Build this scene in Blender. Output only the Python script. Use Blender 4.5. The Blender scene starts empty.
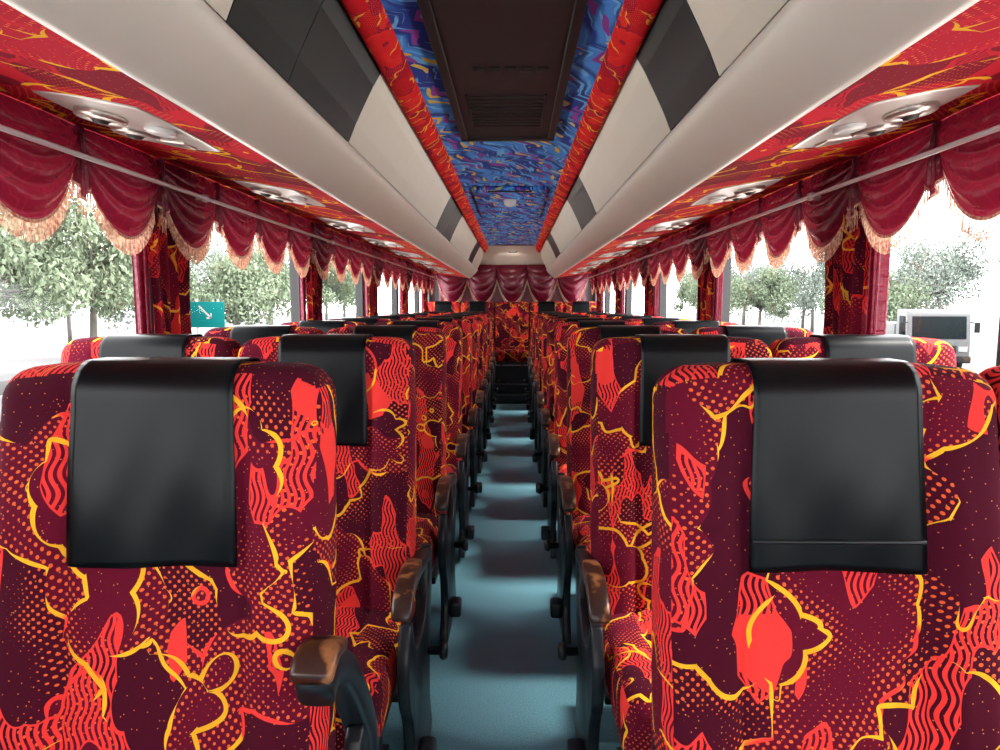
import bpy, bmesh, math, random
from mathutils import Vector, Matrix, Euler
random.seed(7)
S = bpy.context.scene
COL = S.collection
try:
    S.view_settings.view_transform = 'Standard'
    S.view_settings.look = 'None'
    S.view_settings.exposure = 0.0
except Exception as e:
    print(e)
EYE = 1.277

# ------------------------------------------------------------ node helper
class NB:
    def __init__(s, name):
        s.m = bpy.data.materials.new(name); s.m.use_nodes = True
        s.t = s.m.node_tree; s.n = s.t.nodes; s.l = s.t.links
        s.b = s.n['Principled BSDF']; s.out = s.n['Material Output']
    def new(s, t, **k):
        n = s.n.new(t)
        for a, b in k.items(): setattr(n, a, b)
        return n
    def put(s, sock, v):
        if isinstance(v, bpy.types.NodeSocket): s.l.new(v, sock)
        else: sock.default_value = v
    def math(s, op, a, b=0.0, c=0.0):
        n = s.new('ShaderNodeMath', operation=op)
        s.put(n.inputs[0], a); s.put(n.inputs[1], b); s.put(n.inputs[2], c)
        return n.outputs[0]
    def vmath(s, op, a, b=(0, 0, 0), sc=None):
        n = s.new('ShaderNodeVectorMath', operation=op)
        s.put(n.inputs[0], a); s.put(n.inputs[1], b)
        if sc is not None: s.put(n.inputs['Scale'], sc)
        return n.outputs[0]
    def mix(s, f, a, b):
        n = s.new('ShaderNodeMix', data_type='RGBA')
        s.put(n.inputs[0], f)
        s.put(n.inputs[6], a if isinstance(a, bpy.types.NodeSocket) else (*a, 1))
        s.put(n.inputs[7], b if isinstance(b, bpy.types.NodeSocket) else (*b, 1))
        return n.outputs[2]
    def noise(s, vec, scale, detail=2.0, color=False, rough=0.5):
        n = s.new('ShaderNodeTexNoise'); s.put(n.inputs['Vector'], vec)
        n.inputs['Scale'].default_value = scale; n.inputs['Detail'].default_value = detail
        n.inputs['Roughness'].default_value = rough
        return n.outputs['Color' if color else 'Fac']
    def noise2(s, vec, scale, detail=0.0):
        n = s.new('ShaderNodeTexNoise', noise_dimensions='2D'); s.put(n.inputs['Vector'], vec)
        n.inputs['Scale'].default_value = scale; n.inputs['Detail'].default_value = detail
        return n.outputs['Fac']
    def vor(s, vec, scale, rnd=1.0, feature='F1', out='Distance', dims='2D'):
        n = s.new('ShaderNodeTexVoronoi', feature=feature, voronoi_dimensions=dims)
        s.put(n.inputs['Vector'], vec); n.inputs['Scale'].default_value = scale
        n.inputs['Randomness'].default_value = rnd
        return n.outputs[out]
    def smooth(s, v, a, b):
        n = s.new('ShaderNodeMapRange', interpolation_type='SMOOTHSTEP')
        s.put(n.inputs[0], v); n.inputs[1].default_value = a; n.inputs[2].default_value = b
        return n.outputs[0]
    def uv(s, rnd=True):
        tc = s.new('ShaderNodeTexCoord')
        v = tc.outputs['UV']
        if rnd:
            oi = s.new('ShaderNodeObjectInfo')
            off = s.vmath('SCALE', (13.7, 29.3, 0), sc=oi.outputs['Random'])
            v = s.vmath('ADD', v, off)
        return v
    def obj(s):
        return s.new('ShaderNodeTexCoord').outputs['Object']
    def set(s, **k):
        for a, v in k.items():
            a = a.replace('_', ' ')
            if isinstance(v, tuple) and len(v) == 3: v = (*v, 1)
            s.put(s.b.inputs[a], v)
        return s.m
    def bump(s, h, strength=0.3, dist=0.01):
        n = s.new('ShaderNodeBump'); n.inputs['Strength'].default_value = strength
        n.inputs['Distance'].default_value = dist
        s.put(n.inputs['Height'], h); s.l.new(n.outputs[0], s.b.inputs['Normal'])

def fabric(name, dark, mid, red, yellow, rnd=True, k=1.0, lw=1.0, dotcol=None, redlev=0.115, rough=0.9, dotmax=0.25):
    N = NB(name)
    uv = N.uv(rnd)
    if k != 1.0: uv = N.vmath('SCALE', uv, sc=k)
    EPS = 0.0015
    def field(off, ns, vs, amp, stretch=(1, 1, 1)):
        def ev(dx, dy):
            p = N.vmath('MULTIPLY', N.vmath('ADD', uv, (off[0] + dx, off[1] + dy, 0)), stretch)
            n = N.noise2(p, ns, 0.0)
            v = N.vor(p, vs, 0.9)
            return N.math('ADD', N.math('SUBTRACT', n, 0.5), N.math('MULTIPLY', N.math('SUBTRACT', v, 0.42), amp))
        f = ev(0, 0)
        gx = N.math('SUBTRACT', ev(EPS, 0), f); gy = N.math('SUBTRACT', ev(0, EPS), f)
        g = N.math('SQRT', N.math('ADD', N.math('MULTIPLY', gx, gx), N.math('MULTIPLY', gy, gy)))
        g = N.math('DIVIDE', g, EPS)
        return f, N.math('MAXIMUM', g, 0.35)
    fA, gA = field((0.3, 0.9, 0), 4.8, 15.5, 0.18)
    fB, gB = field((6.3, 2.9, 0), 5.4, 14.0, 0.18, (1.0, 0.9, 1))
    fC, gC = field((11.7, 4.2, 0), 7.6, 19.0, 0.20, (1.45, 0.66, 1))
    gm = N.smooth(fB, -0.004, 0.004)
    col = N.mix(gm, mid, dark)
    rot = N.new('ShaderNodeVectorRotate'); rot.inputs['Angle'].default_value = 0.7
    nd = N.vmath('SUBTRACT', N.noise(uv, 6.0, 0.0, color=True), (0.5, 0.5, 0.5))
    N.l.new(N.vmath('ADD', uv, N.vmath('SCALE', nd, sc=0.05)), rot.inputs['Vector'])
    dd = N.vor(rot.outputs[0], 98.0, 0.0)
    thA = N.math('MULTIPLY', N.math('MULTIPLY', N.math('GREATER_THAN', fA, 0.0), N.math('SUBTRACT', 0.22, fA)), 1.6)
    thB = N.math('MULTIPLY', N.math('MULTIPLY', N.math('LESS_THAN', fB, -0.01), N.math('ADD', 0.19, fB)), 1.6)
    th = N.math('MINIMUM', N.math('MAXIMUM', thA, thB), dotmax)
    dots = N.math('LESS_THAN', dd, th)
    col = N.mix(dots, col, dotcol or (red[0] * 0.9, red[1] * 2.4, red[2] * 0.8))
    sp = N.vor(uv, 52.0, 1.0)
    col = N.mix(N.math('LESS_THAN', sp, 0.045), col, (0.6, 0.2, 0.06))
    rm = N.math('GREATER_THAN', fC, redlev)
    sx = N.new('ShaderNodeSeparateXYZ'); N.l.new(uv, sx.inputs[0])
    wav = N.math('ADD', N.math('MULTIPLY', sx.outputs[0], 680.0),
                 N.math('MULTIPLY', N.math('SINE', N.math('MULTIPLY', sx.outputs[1], 105.0)), 2.8))
    stripe = N.math('GREATER_THAN', N.math('SINE', wav), -0.15)
    # solid rims fade into striped hearts
    rim = N.math('LESS_THAN', fC, redlev + 0.022)
    sreg = N.math('GREATER_THAN', N.noise(N.vmath('ADD', uv, (9.1, 2.1, 0)), 5.0, 0.0), 0.62)
    stripe = N.math('MAXIMUM', N.math('MAXIMUM', stripe, sreg), rim)
    col = N.mix(N.math('MULTIPLY', rm, stripe), col, red)
    def line(f, g, lev, off, w0, w1, c1, c2, thr, wmax=0.0036):
        nonlocal col
        wn = N.noise(N.vmath('ADD', uv, off), 12.0, 0.0)
        w = N.math('MAXIMUM', N.math('MULTIPLY', N.math('SUBTRACT', wn, w0), w1 * lw), 0.0)
        w = N.math('MINIMUM', w, wmax * lw)
        dist = N.math('DIVIDE', N.math('ABSOLUTE', N.math('SUBTRACT', f, lev)), g)
        m = N.math('LESS_THAN', dist, w)
        cn = N.smooth(N.noise(N.vmath('ADD', uv, (off[1], off[0], 0)), 6.0, 0.0), thr - 0.02, thr + 0.02)
        col = N.mix(m, col, N.mix(cn, c1, c2))
    y2 = tuple(c * 0.85 for c in yellow)
    line(fB, gB, 0.0, (7.3, 1.9, 0), 0.42, 0.022, yellow, red, 0.52, 0.0032)
    line(fA, gA, 0.0, (1.3, 8.9, 0), 0.36, 0.018, yellow, y2, 0.52)
    weave = N.noise(uv, 900.0, 1.0)
    N.bump(weave, 0.25, 0.002)
    return N.set(Base_Color=col, Roughness=rough, Specular_IOR_Level=0.12)

M = {}
M['fabric'] = fabric('seat_moquette', (0.052, 0.002, 0.011), (0.104, 0.003, 0.016), (0.76, 0.040, 0.034), (0.86, 0.42, 0.020))
M['panel'] = fabric('panel_fabric', (0.25, 0.004, 0.020), (0.52, 0.007, 0.028), (0.62, 0.012, 0.03), (0.95, 0.48, 0.02), rnd=False, k=0.72, lw=1.5, dotcol=(0.85, 0.16, 0.05), dotmax=0.2)
M['border'] = fabric('border_fabric', (0.60, 0.008, 0.016), (0.80, 0.014, 0.020), (0.34, 0.008, 0.04), (0.95, 0.48, 0.06), rnd=False, k=1.3, lw=1.5, dotcol=(0.92, 0.10, 0.05))
M['drape'] = fabric('drape_fabric', (0.07, 0.003, 0.014), (0.15, 0.005, 0.018), (0.60, 0.022, 0.02), (0.80, 0.36, 0.03), k=1.0, lw=1.25, redlev=0.11)

def simple(name, col, rough=0.5, var=0.12, scale=8.0, bump=0.0, bscale=200.0, **k):
    N = NB(name); o = N.obj()
    n = N.noise(o, scale, 3.0)
    c = N.mix(n, tuple(x * (1 - var) for x in col), tuple(min(1, x * (1 + var)) for x in col))
    if bump: N.bump(N.noise(o, bscale, 2.0), bump, 0.003)
    return N.set(Base_Color=c, Roughness=rough, **k)

def leather(name, col, spec):
    N = NB(name); o = N.obj()
    cr = N.noise(N.vmath('MULTIPLY', o, (1, 1, 0.4)), 9.0, 1.0)
    fine = N.noise(o, 380.0, 2.0)
    N.bump(N.math('ADD', N.math('MULTIPLY', cr, 1.0), N.math('MULTIPLY', fine, 0.06)), 0.12, 0.012)
    return N.set(Base_Color=N.mix(N.noise(o, 5.0), tuple(c * 0.8 for c in col), col), Roughness=0.31, Specular_IOR_Level=spec)
M['leather'] = leather('black_leatherette', (0.0015, 0.0030, 0.0042), 0.15)
M['hem'] = leather('leatherette_hem', (0.006, 0.011, 0.013), 0.25)
M['plastic'] = simple('black_plastic', (0.008, 0.010, 0.014), 0.38, 0.2, Specular_IOR_Level=0.35)
M['metal'] = simple('painted_steel_leg', (0.02, 0.02, 0.025), 0.4, 0.2)
M['white'] = simple('cream_plastic', (0.86, 0.81, 0.71), 0.35, 0.03)
M['door'] = simple('beige_locker_door', (0.74, 0.69, 0.58), 0.4, 0.04)
M['smoke'] = simple('smoked_panel', (0.008, 0.016, 0.019), 0.3, 0.2, Specular_IOR_Level=0.2)
M['chrome'] = simple('satin_metal', (0.58, 0.50, 0.45), 0.30, 0.05, Metallic=0.8)
M['ventcol'] = simple('vent_console_metallic', (0.54, 0.47, 0.43), 0.30, 0.08, 20, Metallic=0.35)
M['darkhole'] = simple('dark_grille', (0.05, 0.035, 0.03), 0.5, 0.2)
M['rail'] = simple('curtain_rail', (0.72, 0.66, 0.68), 0.3, 0.1, Metallic=0.3)
M['hatch'] = simple('dark_brown_hatch', (0.016, 0.010, 0.010), 0.5, 0.3, 20, Specular_IOR_Level=0.3)
M['hatchpanel'] = simple('dark_brown_panel', (0.028, 0.014, 0.014), 0.5, 0.3, 20, Specular_IOR_Level=0.3)
M['rubber'] = simple('window_rubber', (0.02, 0.02, 0.022), 0.6, 0.2)
M['wall'] = simple('grey_wall_lining', (0.20, 0.19, 0.20), 0.8, 0.1, 10, 0.2)
M['roadbounce'] = simple('light_bounce_road', (0.55, 0.545, 0.52), 0.9, 0.1, 0.3)  # extra pale so the unseen near road bounces daylight into the bus
M['asphalt'] = simple('grey_outer_road', (0.078, 0.080, 0.080), 0.9, 0.35, 0.35)
M['bark'] = simple('tree_bark', (0.095, 0.09, 0.08), 0.9, 0.3, 6)
M['truckwhite'] = simple('truck_paint', (0.088, 0.090, 0.092), 0.5, 0.05, Specular_IOR_Level=0.2)
M['truckglass'] = simple('truck_windscreen', (0.006, 0.010, 0.011), 0.6, 0.2, Specular_IOR_Level=0.03)
M['truckdark'] = simple('truck_trim', (0.015, 0.015, 0.017), 0.6, 0.1, Specular_IOR_Level=0.05)
M['rail_out'] = simple('guard_rail_steel', (0.055, 0.055, 0.055), 0.7, 0.1, Specular_IOR_Level=0.1)
M['sign'] = simple('teal_road_sign', (0.0, 0.080, 0.080), 0.8, 0.05, Specular_IOR_Level=0.1)
M['signwhite'] = simple('sign_white', (0.2, 0.2, 0.2), 0.6, 0.03)
M['domeglass'] = simple('white_dome', (0.8, 0.8, 0.78), 0.2, 0.02)

def wood():
    N = NB('worn_varnished_wood'); o = N.obj()
    st = N.vmath('MULTIPLY', o, (40, 6, 40))
    n = N.noise(st, 2.0, 4.0)
    w = N.smooth(N.noise(o, 20.0, 3.0), 0.52, 0.64)
    c = N.mix(n, (0.012, 0.006, 0.005), (0.05, 0.016, 0.009))
    c = N.mix(w, c, (0.27, 0.11, 0.04))
    return N.set(Base_Color=c, Roughness=0.35)
M['wood'] = wood()

def velvet():
    N = NB('burgundy_satin'); uv = N.uv()
    nd = N.vmath('SCALE', N.vmath('SUBTRACT', N.noise(uv, 8.0, 1.0, color=True), (0.5, 0.5, 0.5)), sc=0.06)
    v = N.vor(N.vmath('ADD', uv, nd), 16.0)
    m = N.smooth(N.math('ABSOLUTE', N.math('SUBTRACT', v, 0.5)), 0.02, 0.07)
    c = N.mix(m, (0.22, 0.010, 0.035), (0.145, 0.005, 0.022))
    cr = N.noise(N.vmath('MULTIPLY', uv, (1, 2.2, 1)), 20.0, 2.0)
    N.bump(cr, 0.35, 0.014)
    N.set(Base_Color=c, Roughness=0.25, Specular_IOR_Level=0.9, Specular_Tint=(1.0, 0.68, 0.76))
    # thin cloth: a little daylight comes through from behind
    tl = N.new('ShaderNodeBsdfTranslucent'); N.put(tl.inputs['Color'], (0.30, 0.012, 0.035, 1))
    ms = N.new('ShaderNodeMixShader'); ms.inputs[0].default_value = 0.14
    N.l.new(N.b.outputs[0], ms.inputs[1]); N.l.new(tl.outputs[0], ms.inputs[2]); N.l.new(ms.outputs[0], N.out.inputs[0])
    return N.m
M['velvet'] = velvet()
def fringe():
    N = NB('fringe_thread'); uv = N.obj()
    n = N.noise(uv, 90.0, 2.0)
    return N.set(Base_Color=N.mix(N.smooth(n, 0.35, 0.65), (0.58, 0.20, 0.13), (0.95, 0.70, 0.50)), Roughness=0.6)
M['fringe'] = fringe()

def bluefab():
    N = NB('blue_ceiling_fabric'); uv0 = N.uv(False)
    r = N.new('ShaderNodeVectorRotate'); r.inputs['Angle'].default_value = 0.36
    N.l.new(uv0, r.inputs['Vector'])
    s2 = N.new('ShaderNodeSeparateXYZ'); N.l.new(r.outputs[0], s2.inputs[0])
    zz = N.math('PINGPONG', N.math('ADD', s2.outputs[1], N.math('MULTIPLY', N.noise(uv0, 3.0, 0.0), 0.5)), 0.12)
    cb = N.new('ShaderNodeCombineXYZ'); N.l.new(N.math('ADD', s2.outputs[0], N.math('MULTIPLY', zz, 0.35)), cb.inputs[0]); N.l.new(s2.outputs[1], cb.inputs[1])
    u = N.vmath('ADD', cb.outputs[0], N.vmath('SCALE', N.vmath('SUBTRACT', N.noise(uv0, 14.0, 1.0, color=True), (0.5, 0.5, 0.5)), sc=0.022))
    us = N.vmath('MULTIPLY', u, (17.0, 2.6, 1.0))
    v = N.vor(us, 1.0)
    c = N.mix(N.smooth(v, 0.2, 0.55), (0.07, 0.34, 0.92), (0.012, 0.05, 0.38))
    st = N.noise(N.vmath('MULTIPLY', u, (48.0, 4.5, 1.0)), 1.0, 2.0)
    c = N.mix(N.smooth(st, 0.55, 0.60), c, (0.18, 0.58, 0.98))
    reg = N.math('GREATER_THAN', N.noise(uv0, 6.0, 0.0), 0.5)
    ys = N.vor(N.vmath('ADD', N.vmath('MULTIPLY', u, (19.0, 3.0, 1.0)), (2, 8, 0)), 1.0)
    c = N.mix(N.math('MULTIPLY', N.math('LESS_THAN', ys, 0.21), reg), c, (0.92, 0.66, 0.12))
    rs = N.vor(N.vmath('ADD', N.vmath('MULTIPLY', u, (16.0, 2.8, 1.0)), (12, 1, 0)), 1.0)
    c = N.mix(N.math('LESS_THAN', rs, 0.19), c, (0.34, 0.06, 0.45))
    return N.set(Base_Color=c, Roughness=0.8)
M['blue'] = bluefab()

def vinyl():
    N = NB('blue_grey_vinyl'); o = N.obj()
    sp = N.noise(o, 260.0, 2.0)
    c = N.mix(N.smooth(sp, 0.45, 0.62), (0.095, 0.25, 0.32), (0.19, 0.40, 0.47))
    big = N.noise(o, 2.5, 3.0)
    c = N.mix(N.math('MULTIPLY', big, 0.25), c, (0.05, 0.14, 0.18))
    N.bump(sp, 0.2, 0.002)
    return N.set(Base_Color=c, Roughness=0.45)
M['vinyl'] = vinyl()

def leafm(name, a, b):
    N = NB(name); oi = N.obj()
    n = N.noise(oi, 1.2, 2.0)
    return N.set(Base_Color=N.mix(n, a, b), Roughness=0.8, Specular_IOR_Level=0.1)
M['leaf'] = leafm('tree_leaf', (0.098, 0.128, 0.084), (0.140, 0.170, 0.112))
M['leafhaze'] = leafm('haze_painted_leaf', (0.13, 0.158, 0.135), (0.172, 0.197, 0.167))  # distance haze is put into this paler leaf colour
def grassm():
    N = NB('verge_grass'); o = N.obj()
    return N.set(Base_Color=N.mix(N.noise(o, 3.0, 4.0), (0.045, 0.06, 0.035), (0.08, 0.095, 0.06)), Roughness=0.9)
M['grass'] = grassm()
def glassm(name, tint):
    N = NB(name)
    tr = N.new('ShaderNodeBsdfTransparent'); tr.inputs[0].default_value = (*tint, 1)
    gl = N.new('ShaderNodeBsdfGlossy'); gl.inputs['Roughness'].default_value = 0.03
    ms = N.new('ShaderNodeMixShader'); ms.inputs[0].default_value = 0.03
    N.l.new(tr.outputs[0], ms.inputs[1]); N.l.new(gl.outputs[0], ms.inputs[2])
    N.l.new(ms.outputs[0], N.out.inputs[0])
    return N.m
M['glass'] = glassm('window_glass', (0.97, 0.98, 0.98))
M['glassdim'] = glassm('light_dimming_windscreen', (0.66, 0.70, 0.70))  # tint added to dim daylight from the unseen windscreen

# ------------------------------------------------------------ mesh helpers
def boxuv(me):
    uvl = me.uv_layers.new(name='UVMap').data
    vs = me.vertices
    for p in me.polygons:
        n = p.normal; a = [abs(n.x) * 0.55, abs(n.y), abs(n.z)]
        k = a.index(max(a))
        for li in p.loop_indices:
            c = vs[me.loops[li].vertex_index].co
            if k == 0: uvl[li].uv = (c.y + 0.37, c.z)
            elif k == 1: uvl[li].uv = (c.x, c.z)
            else: uvl[li].uv = (c.x, c.y + 0.61)

def mk_mesh(name, verts, faces, mat, uvs=None, smooth=True):
    me = bpy.data.meshes.new(name)
    me.from_pydata(verts, [], faces); me.update()
    if uvs is None: boxuv(me)
    else:
        uvl = me.uv_layers.new(name='UVMap').data
        for l in me.loops: uvl[l.index].uv = uvs[l.vertex_index]
    if smooth:
        for p in me.polygons: p.use_smooth = True
    if mat: me.materials.append(M[mat])
    return me

def mk_obj(name, me, parent=None, loc=(0, 0, 0), rot=None, **props):
    o = bpy.data.objects.new(name, me); COL.objects.link(o)
    o.location = loc
    if rot: o.rotation_euler = rot
    if parent: o.parent = parent
    for k, v in props.items(): o[k] = v
    return o
def empty(name, loc=(0, 0, 0), **props):
    o = mk_obj(name, None, None, loc, **props); o.empty_display_size = 0.05
    return o

def ax(h, r, n, e=4):
    L = [-h + r * (1 - math.cos(math.pi / 2 * i / e)) * 1.0 for i in range(e)]
    inner = [(-h + r) + (2 * (h - r)) * i / n for i in range(n + 1)]
    R = [-v for v in reversed(L)]
    return L + inner + R

def rbox(h, r, n=(2, 2, 2), c=(0, 0, 0), deform=None, e=4):
    A = [ax(h[i], r, n[i], e) for i in range(3)]
    N = [len(a) for a in A]
    idx = {}; V = []
    def vid(i, j, k):
        key = (i, j, k)
        if key not in idx:
            p = Vector((A[0][i], A[1][j], A[2][k]))
            q = Vector([max(-(h[t] - r), min(h[t] - r, p[t])) for t in range(3)])
            d = p - q
            if d.length > 1e-9: p = q + d.normalized() * r
            p = p + Vector(c)
            if deform: p = Vector(deform(*p))
            idx[key] = len(V); V.append(tuple(p))
        return idx[key]
    F = []
    X, Y, Z = N[0] - 1, N[1] - 1, N[2] - 1
    for i in range(X):
        for j in range(Y):
            F.append((vid(i, j, 0), vid(i, j + 1, 0), vid(i + 1, j + 1, 0), vid(i + 1, j, 0)))
            F.append((vid(i, j, Z), vid(i + 1, j, Z), vid(i + 1, j + 1, Z), vid(i, j + 1, Z)))
    for i in range(X):
        for k in range(Z):
            F.append((vid(i, 0, k), vid(i + 1, 0, k), vid(i + 1, 0, k + 1), vid(i, 0, k + 1)))
            F.append((vid(i, Y, k), vid(i, Y, k + 1), vid(i + 1, Y, k + 1), vid(i + 1, Y, k)))
    for j in range(Y):
        for k in range(Z):
            F.append((vid(0, j, k), vid(0, j, k + 1), vid(0, j + 1, k + 1), vid(0, j + 1, k)))
            F.append((vid(X, j, k), vid(X, j + 1, k), vid(X, j + 1, k + 1), vid(X, j, k + 1)))
    return V, F

def join(*parts):
    V = []; F = []
    for v, f in parts:
        o = len(V); V += list(v); F += [tuple(i + o for i in q) for q in f]
    return V, F

def prof_x(pts, x0, x1, bev=0.006):
    bm = bmesh.new()
    vs = [bm.verts.new((x0, p[0], p[1])) for p in pts]
    f = bm.faces.new(vs)
    r = bmesh.ops.extrude_face_region(bm, geom=[f])
    for g in r['geom']:
        if isinstance(g, bmesh.types.BMVert): g.co.x = x1
    bmesh.ops.recalc_face_normals(bm, faces=bm.faces)
    if bev:
        bmesh.ops.bevel(bm, geom=list(bm.edges), offset=bev, segments=2, affect='EDGES', profile=0.5)
    V = [tuple(v.co) for v in bm.verts]; bm.verts.index_update()
    F = [tuple(v.index for v in q.verts) for q in bm.faces]
    bm.free()
    return V, F

def catmull(P, n=6):
    out = []
    Q = [P[0]] + list(P) + [P[-1]]
    for i in range(1, len(Q) - 2):
        for t in range(n):
            t = t / n
            out.append(tuple(0.5 * ((2 * Q[i][k]) + (-Q[i-1][k] + Q[i+1][k]) * t + (2*Q[i-1][k] - 5*Q[i][k] + 4*Q[i+1][k] - Q[i+2][k]) * t*t
                        + (-Q[i-1][k] + 3*Q[i][k] - 3*Q[i+1][k] + Q[i+2][k]) * t**3) for k in range(len(P[0]))))
    out.append(tuple(P[-1]))
    return out

def sweep_yz(path, wx, wn, x=0.0, off=0.0, ns=16, taper=None, pw=0.5):
    V = []; F = []
    n = len(path)
    for i, p in enumerate(path):
        a = path[max(0, i - 1)]; b = path[min(n - 1, i + 1)]
        t = Vector((b[0] - a[0], b[1] - a[1])).normalized()
        nn = Vector((-t.y, t.x))
        s = 1.0
        e = i / (n - 1)
        if taper: s = taper(e)
        for j in range(ns):
            th = 2 * math.pi * j / ns
            cx = math.copysign(abs(math.cos(th)) ** pw, math.cos(th)) * wx * s
            cn = math.copysign(abs(math.sin(th)) ** pw, math.sin(th)) * wn * s + off
            V.append((x + cx, p[0] + nn.x * cn, p[1] + nn.y * cn))
    for i in range(n - 1):
        for j in range(ns):
            F.append((i * ns + j, i * ns + (j + 1) % ns, (i + 1) * ns + (j + 1) % ns, (i + 1) * ns + j))
    F.append(tuple(range(ns - 1, -1, -1))); F.append(tuple((n - 1) * ns + j for j in range(ns)))
    return V, F

def cyl(p0, p1, r, ns=16, r2=None):
    p0 = Vector(p0); p1 = Vector(p1); d = (p1 - p0).normalized()
    u = d.orthogonal().normalized(); v = d.cross(u)
    r2 = r if r2 is None else r2
    V = []
    for p, rr in ((p0, r), (p1, r2)):
        for j in range(ns):
            a = 2 * math.pi * j / ns
            V.append(tuple(p + (u * math.cos(a) + v * math.sin(a)) * rr))
    F = [(j, (j + 1) % ns, ns + (j + 1) % ns, ns + j) for j in range(ns)]
    F += [tuple(range(ns - 1, -1, -1)), tuple(range(ns, 2 * ns))]
    return V, F

def lathe(prof, ns=24, c=(0, 0, 0), axis='z'):
    V = []; F = []
    for r, h in prof:
        for j in range(ns):
            a = 2 * math.pi * j / ns
            if axis == 'z': V.append((c[0] + r * math.cos(a), c[1] + r * math.sin(a), c[2] + h))
            elif axis == 'x': V.append((c[0] + h, c[1] + r * math.cos(a), c[2] + r * math.sin(a)))
            else: V.append((c[0] + r * math.cos(a), c[1] + h, c[2] + r * math.sin(a)))
    for i in range(len(prof) - 1):
        for j in range(ns):
            F.append((i * ns + j, i * ns + (j + 1) % ns, (i + 1) * ns + (j + 1) % ns, (i + 1) * ns + j))
    return V, F

def box(x0, x1, y0, y1, z0, z1, r=0.004):
    h = ((x1 - x0) / 2, (y1 - y0) / 2, (z1 - z0) / 2)
    r = min(r, min(h) * 0.95)
    return rbox(h, r, (1, 1, 1), ((x0 + x1) / 2, (y0 + y1) / 2, (z0 + z1) / 2), e=2)

def sst(a, b, t):
    t = max(0, min(1, (t - a) / (b - a))); return t * t * (3 - 2 * t)

def extrude_y(prof, ys, mat, name, closed=False):
    V = []; UV = []; F = []
    L = [0]
    for i in range(1, len(prof)):
        L.append(L[-1] + math.dist(prof[i], prof[i - 1]))
    m = len(prof)
    for y in ys:
        for i, p in enumerate(prof):
            V.append((p[0], y, p[1])); UV.append((L[i], y))
    for j in range(len(ys) - 1):
        for i in range(m - 1):
            F.append((j * m + i, j * m + i + 1, (j + 1) * m + i + 1, (j + 1) * m + i))
    return mk_mesh(name, V, F, mat, UV)

# ------------------------------------------------------------ seat meshes
HW = 0.2440
HB = (HW, 0.062, 0.400); CB = (0, 0.062, 0.790)
def bdef(x, y, z):
    t = abs(x)
    top = sst(0.95, 1.19, z)
    z2 = z - 0.016 * (t / HW) ** 6 * top
    xx = x * (1 - 0.004 * top - 0.01 * sst(0.7, 0.4, z))
    yy = y
    if y < 0.035:
        k = sst(0.035, 0.0, y)
        yy -= k * 0.018 * sst(0.118, 0.175, t) * (1 - top)
        yy += k * 0.009 * math.exp(-((t - 0.132) / 0.008) ** 2) * (1 - 0.6 * top)
        yy -= k * 0.012 * math.exp(-((z - 0.62) / 0.12) ** 2)
    yy -= (1.19 - z) * 0.10
    return (xx, yy, z2)
BACK = mk_mesh('backrest', *rbox(HB, 0.040, (50, 2, 30), CB, bdef, e=5), 'fabric')
def cdef(x, y, z):
    zz = z
    if z > 0.41:
        zz += 0.012 * (1 - (x / 0.225) ** 2) + 0.018 * sst(-0.3, -0.45, y)
        zz -= 0.012 * math.exp(-((abs(x) - 0.13) / 0.01) ** 2)
    return (x, y, zz)
CUSH = mk_mesh('cushion', *rbox((0.230, 0.245, 0.075), 0.045, (40, 14, 2), (0, -0.285, 0.385), cdef), 'fabric')

def flap_mesh(name, length=0.30, phase=0.0, seed=1):
    o = 0.004; rr = 0.040; r = rr + o
    hy = HB[1]; hz = HB[2]
    pts = []
    yb = CB[1] + hy + o
    z_top = CB[2] + hz + o
    for i in range(8): pts.append((yb, z_top - 0.16 + (0.16 - r) * i / 8))
    cyb = CB[1] + hy - rr; czt = CB[2] + hz - rr
    for i in range(7):
        a = math.pi / 2 * i / 6; pts.append((cyb + r * math.cos(a), czt + r * math.sin(a)))
    cyf = CB[1] - hy + rr
    for i in range(7):
        a = math.pi / 2 * i / 6; pts.append((cyf - r * math.sin(a), czt + r * math.cos(a)))
    nf = 26
    for i in range(1, nf + 1): pts.append((-o, czt - (length - r) * i / nf))
    nx = 24; V = []; F = []; np_ = len(pts)
    for i, (y, z) in enumerate(pts):
        down = sst(1.15, 0.95, z) if y < 0.03 else 0
        w = 0.118 + 0.006 * down
        for j in range(nx + 1):
            u = -1 + 2 * j / nx
            x = u * w
            yy = y
            if y < 0.03:
                yy -= down * (0.002 + 0.0014 * math.sin(u * 4 + z * 17 + phase) + 0.0008 * math.sin(u * 8 - z * 25 + phase * 2))
            zz = z + (0.002 * math.sin(u * 3 + phase) * down)
            q = bdef(x, yy if y > 0.034 else min(yy, 0.034), zz)
            V.append((q[0], q[1], q[2]))
    for i in range(np_ - 1):
        for j in range(nx):
            F.append((i * (nx + 1) + j, (i + 1) * (nx + 1) + j, (i + 1) * (nx + 1) + j + 1, i * (nx + 1) + j + 1))
    return mk_mesh(name, V, F, 'leather')
FLAPS = [flap_mesh('headrest_cover', 0.292, 0.0), flap_mesh('headrest_cover', 0.292, 1.9), flap_mesh('headrest_cover', 0.292, 4.0)]
def hem_mesh(zc):
    V = []; F = []
    nx = 24
    for k, (dz, dy) in enumerate([(0.003, 0), (0.0015, -0.002), (-0.0015, -0.002), (-0.003, 0)]):
        for j in range(nx + 1):
            u = -1 + 2 * j / nx
            q = bdef(u * 0.121, -0.004 - 0.0068 + dy, zc + dz)
            V.append(q)
    for i in range(3):
        for j in range(nx):
            F.append((i * (nx + 1) + j, (i + 1) * (nx + 1) + j, (i + 1) * (nx + 1) + j + 1, i * (nx + 1) + j + 1))
    return mk_mesh('hem_seam', V, F, 'hem')
HEM = hem_mesh(0.945)

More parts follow.
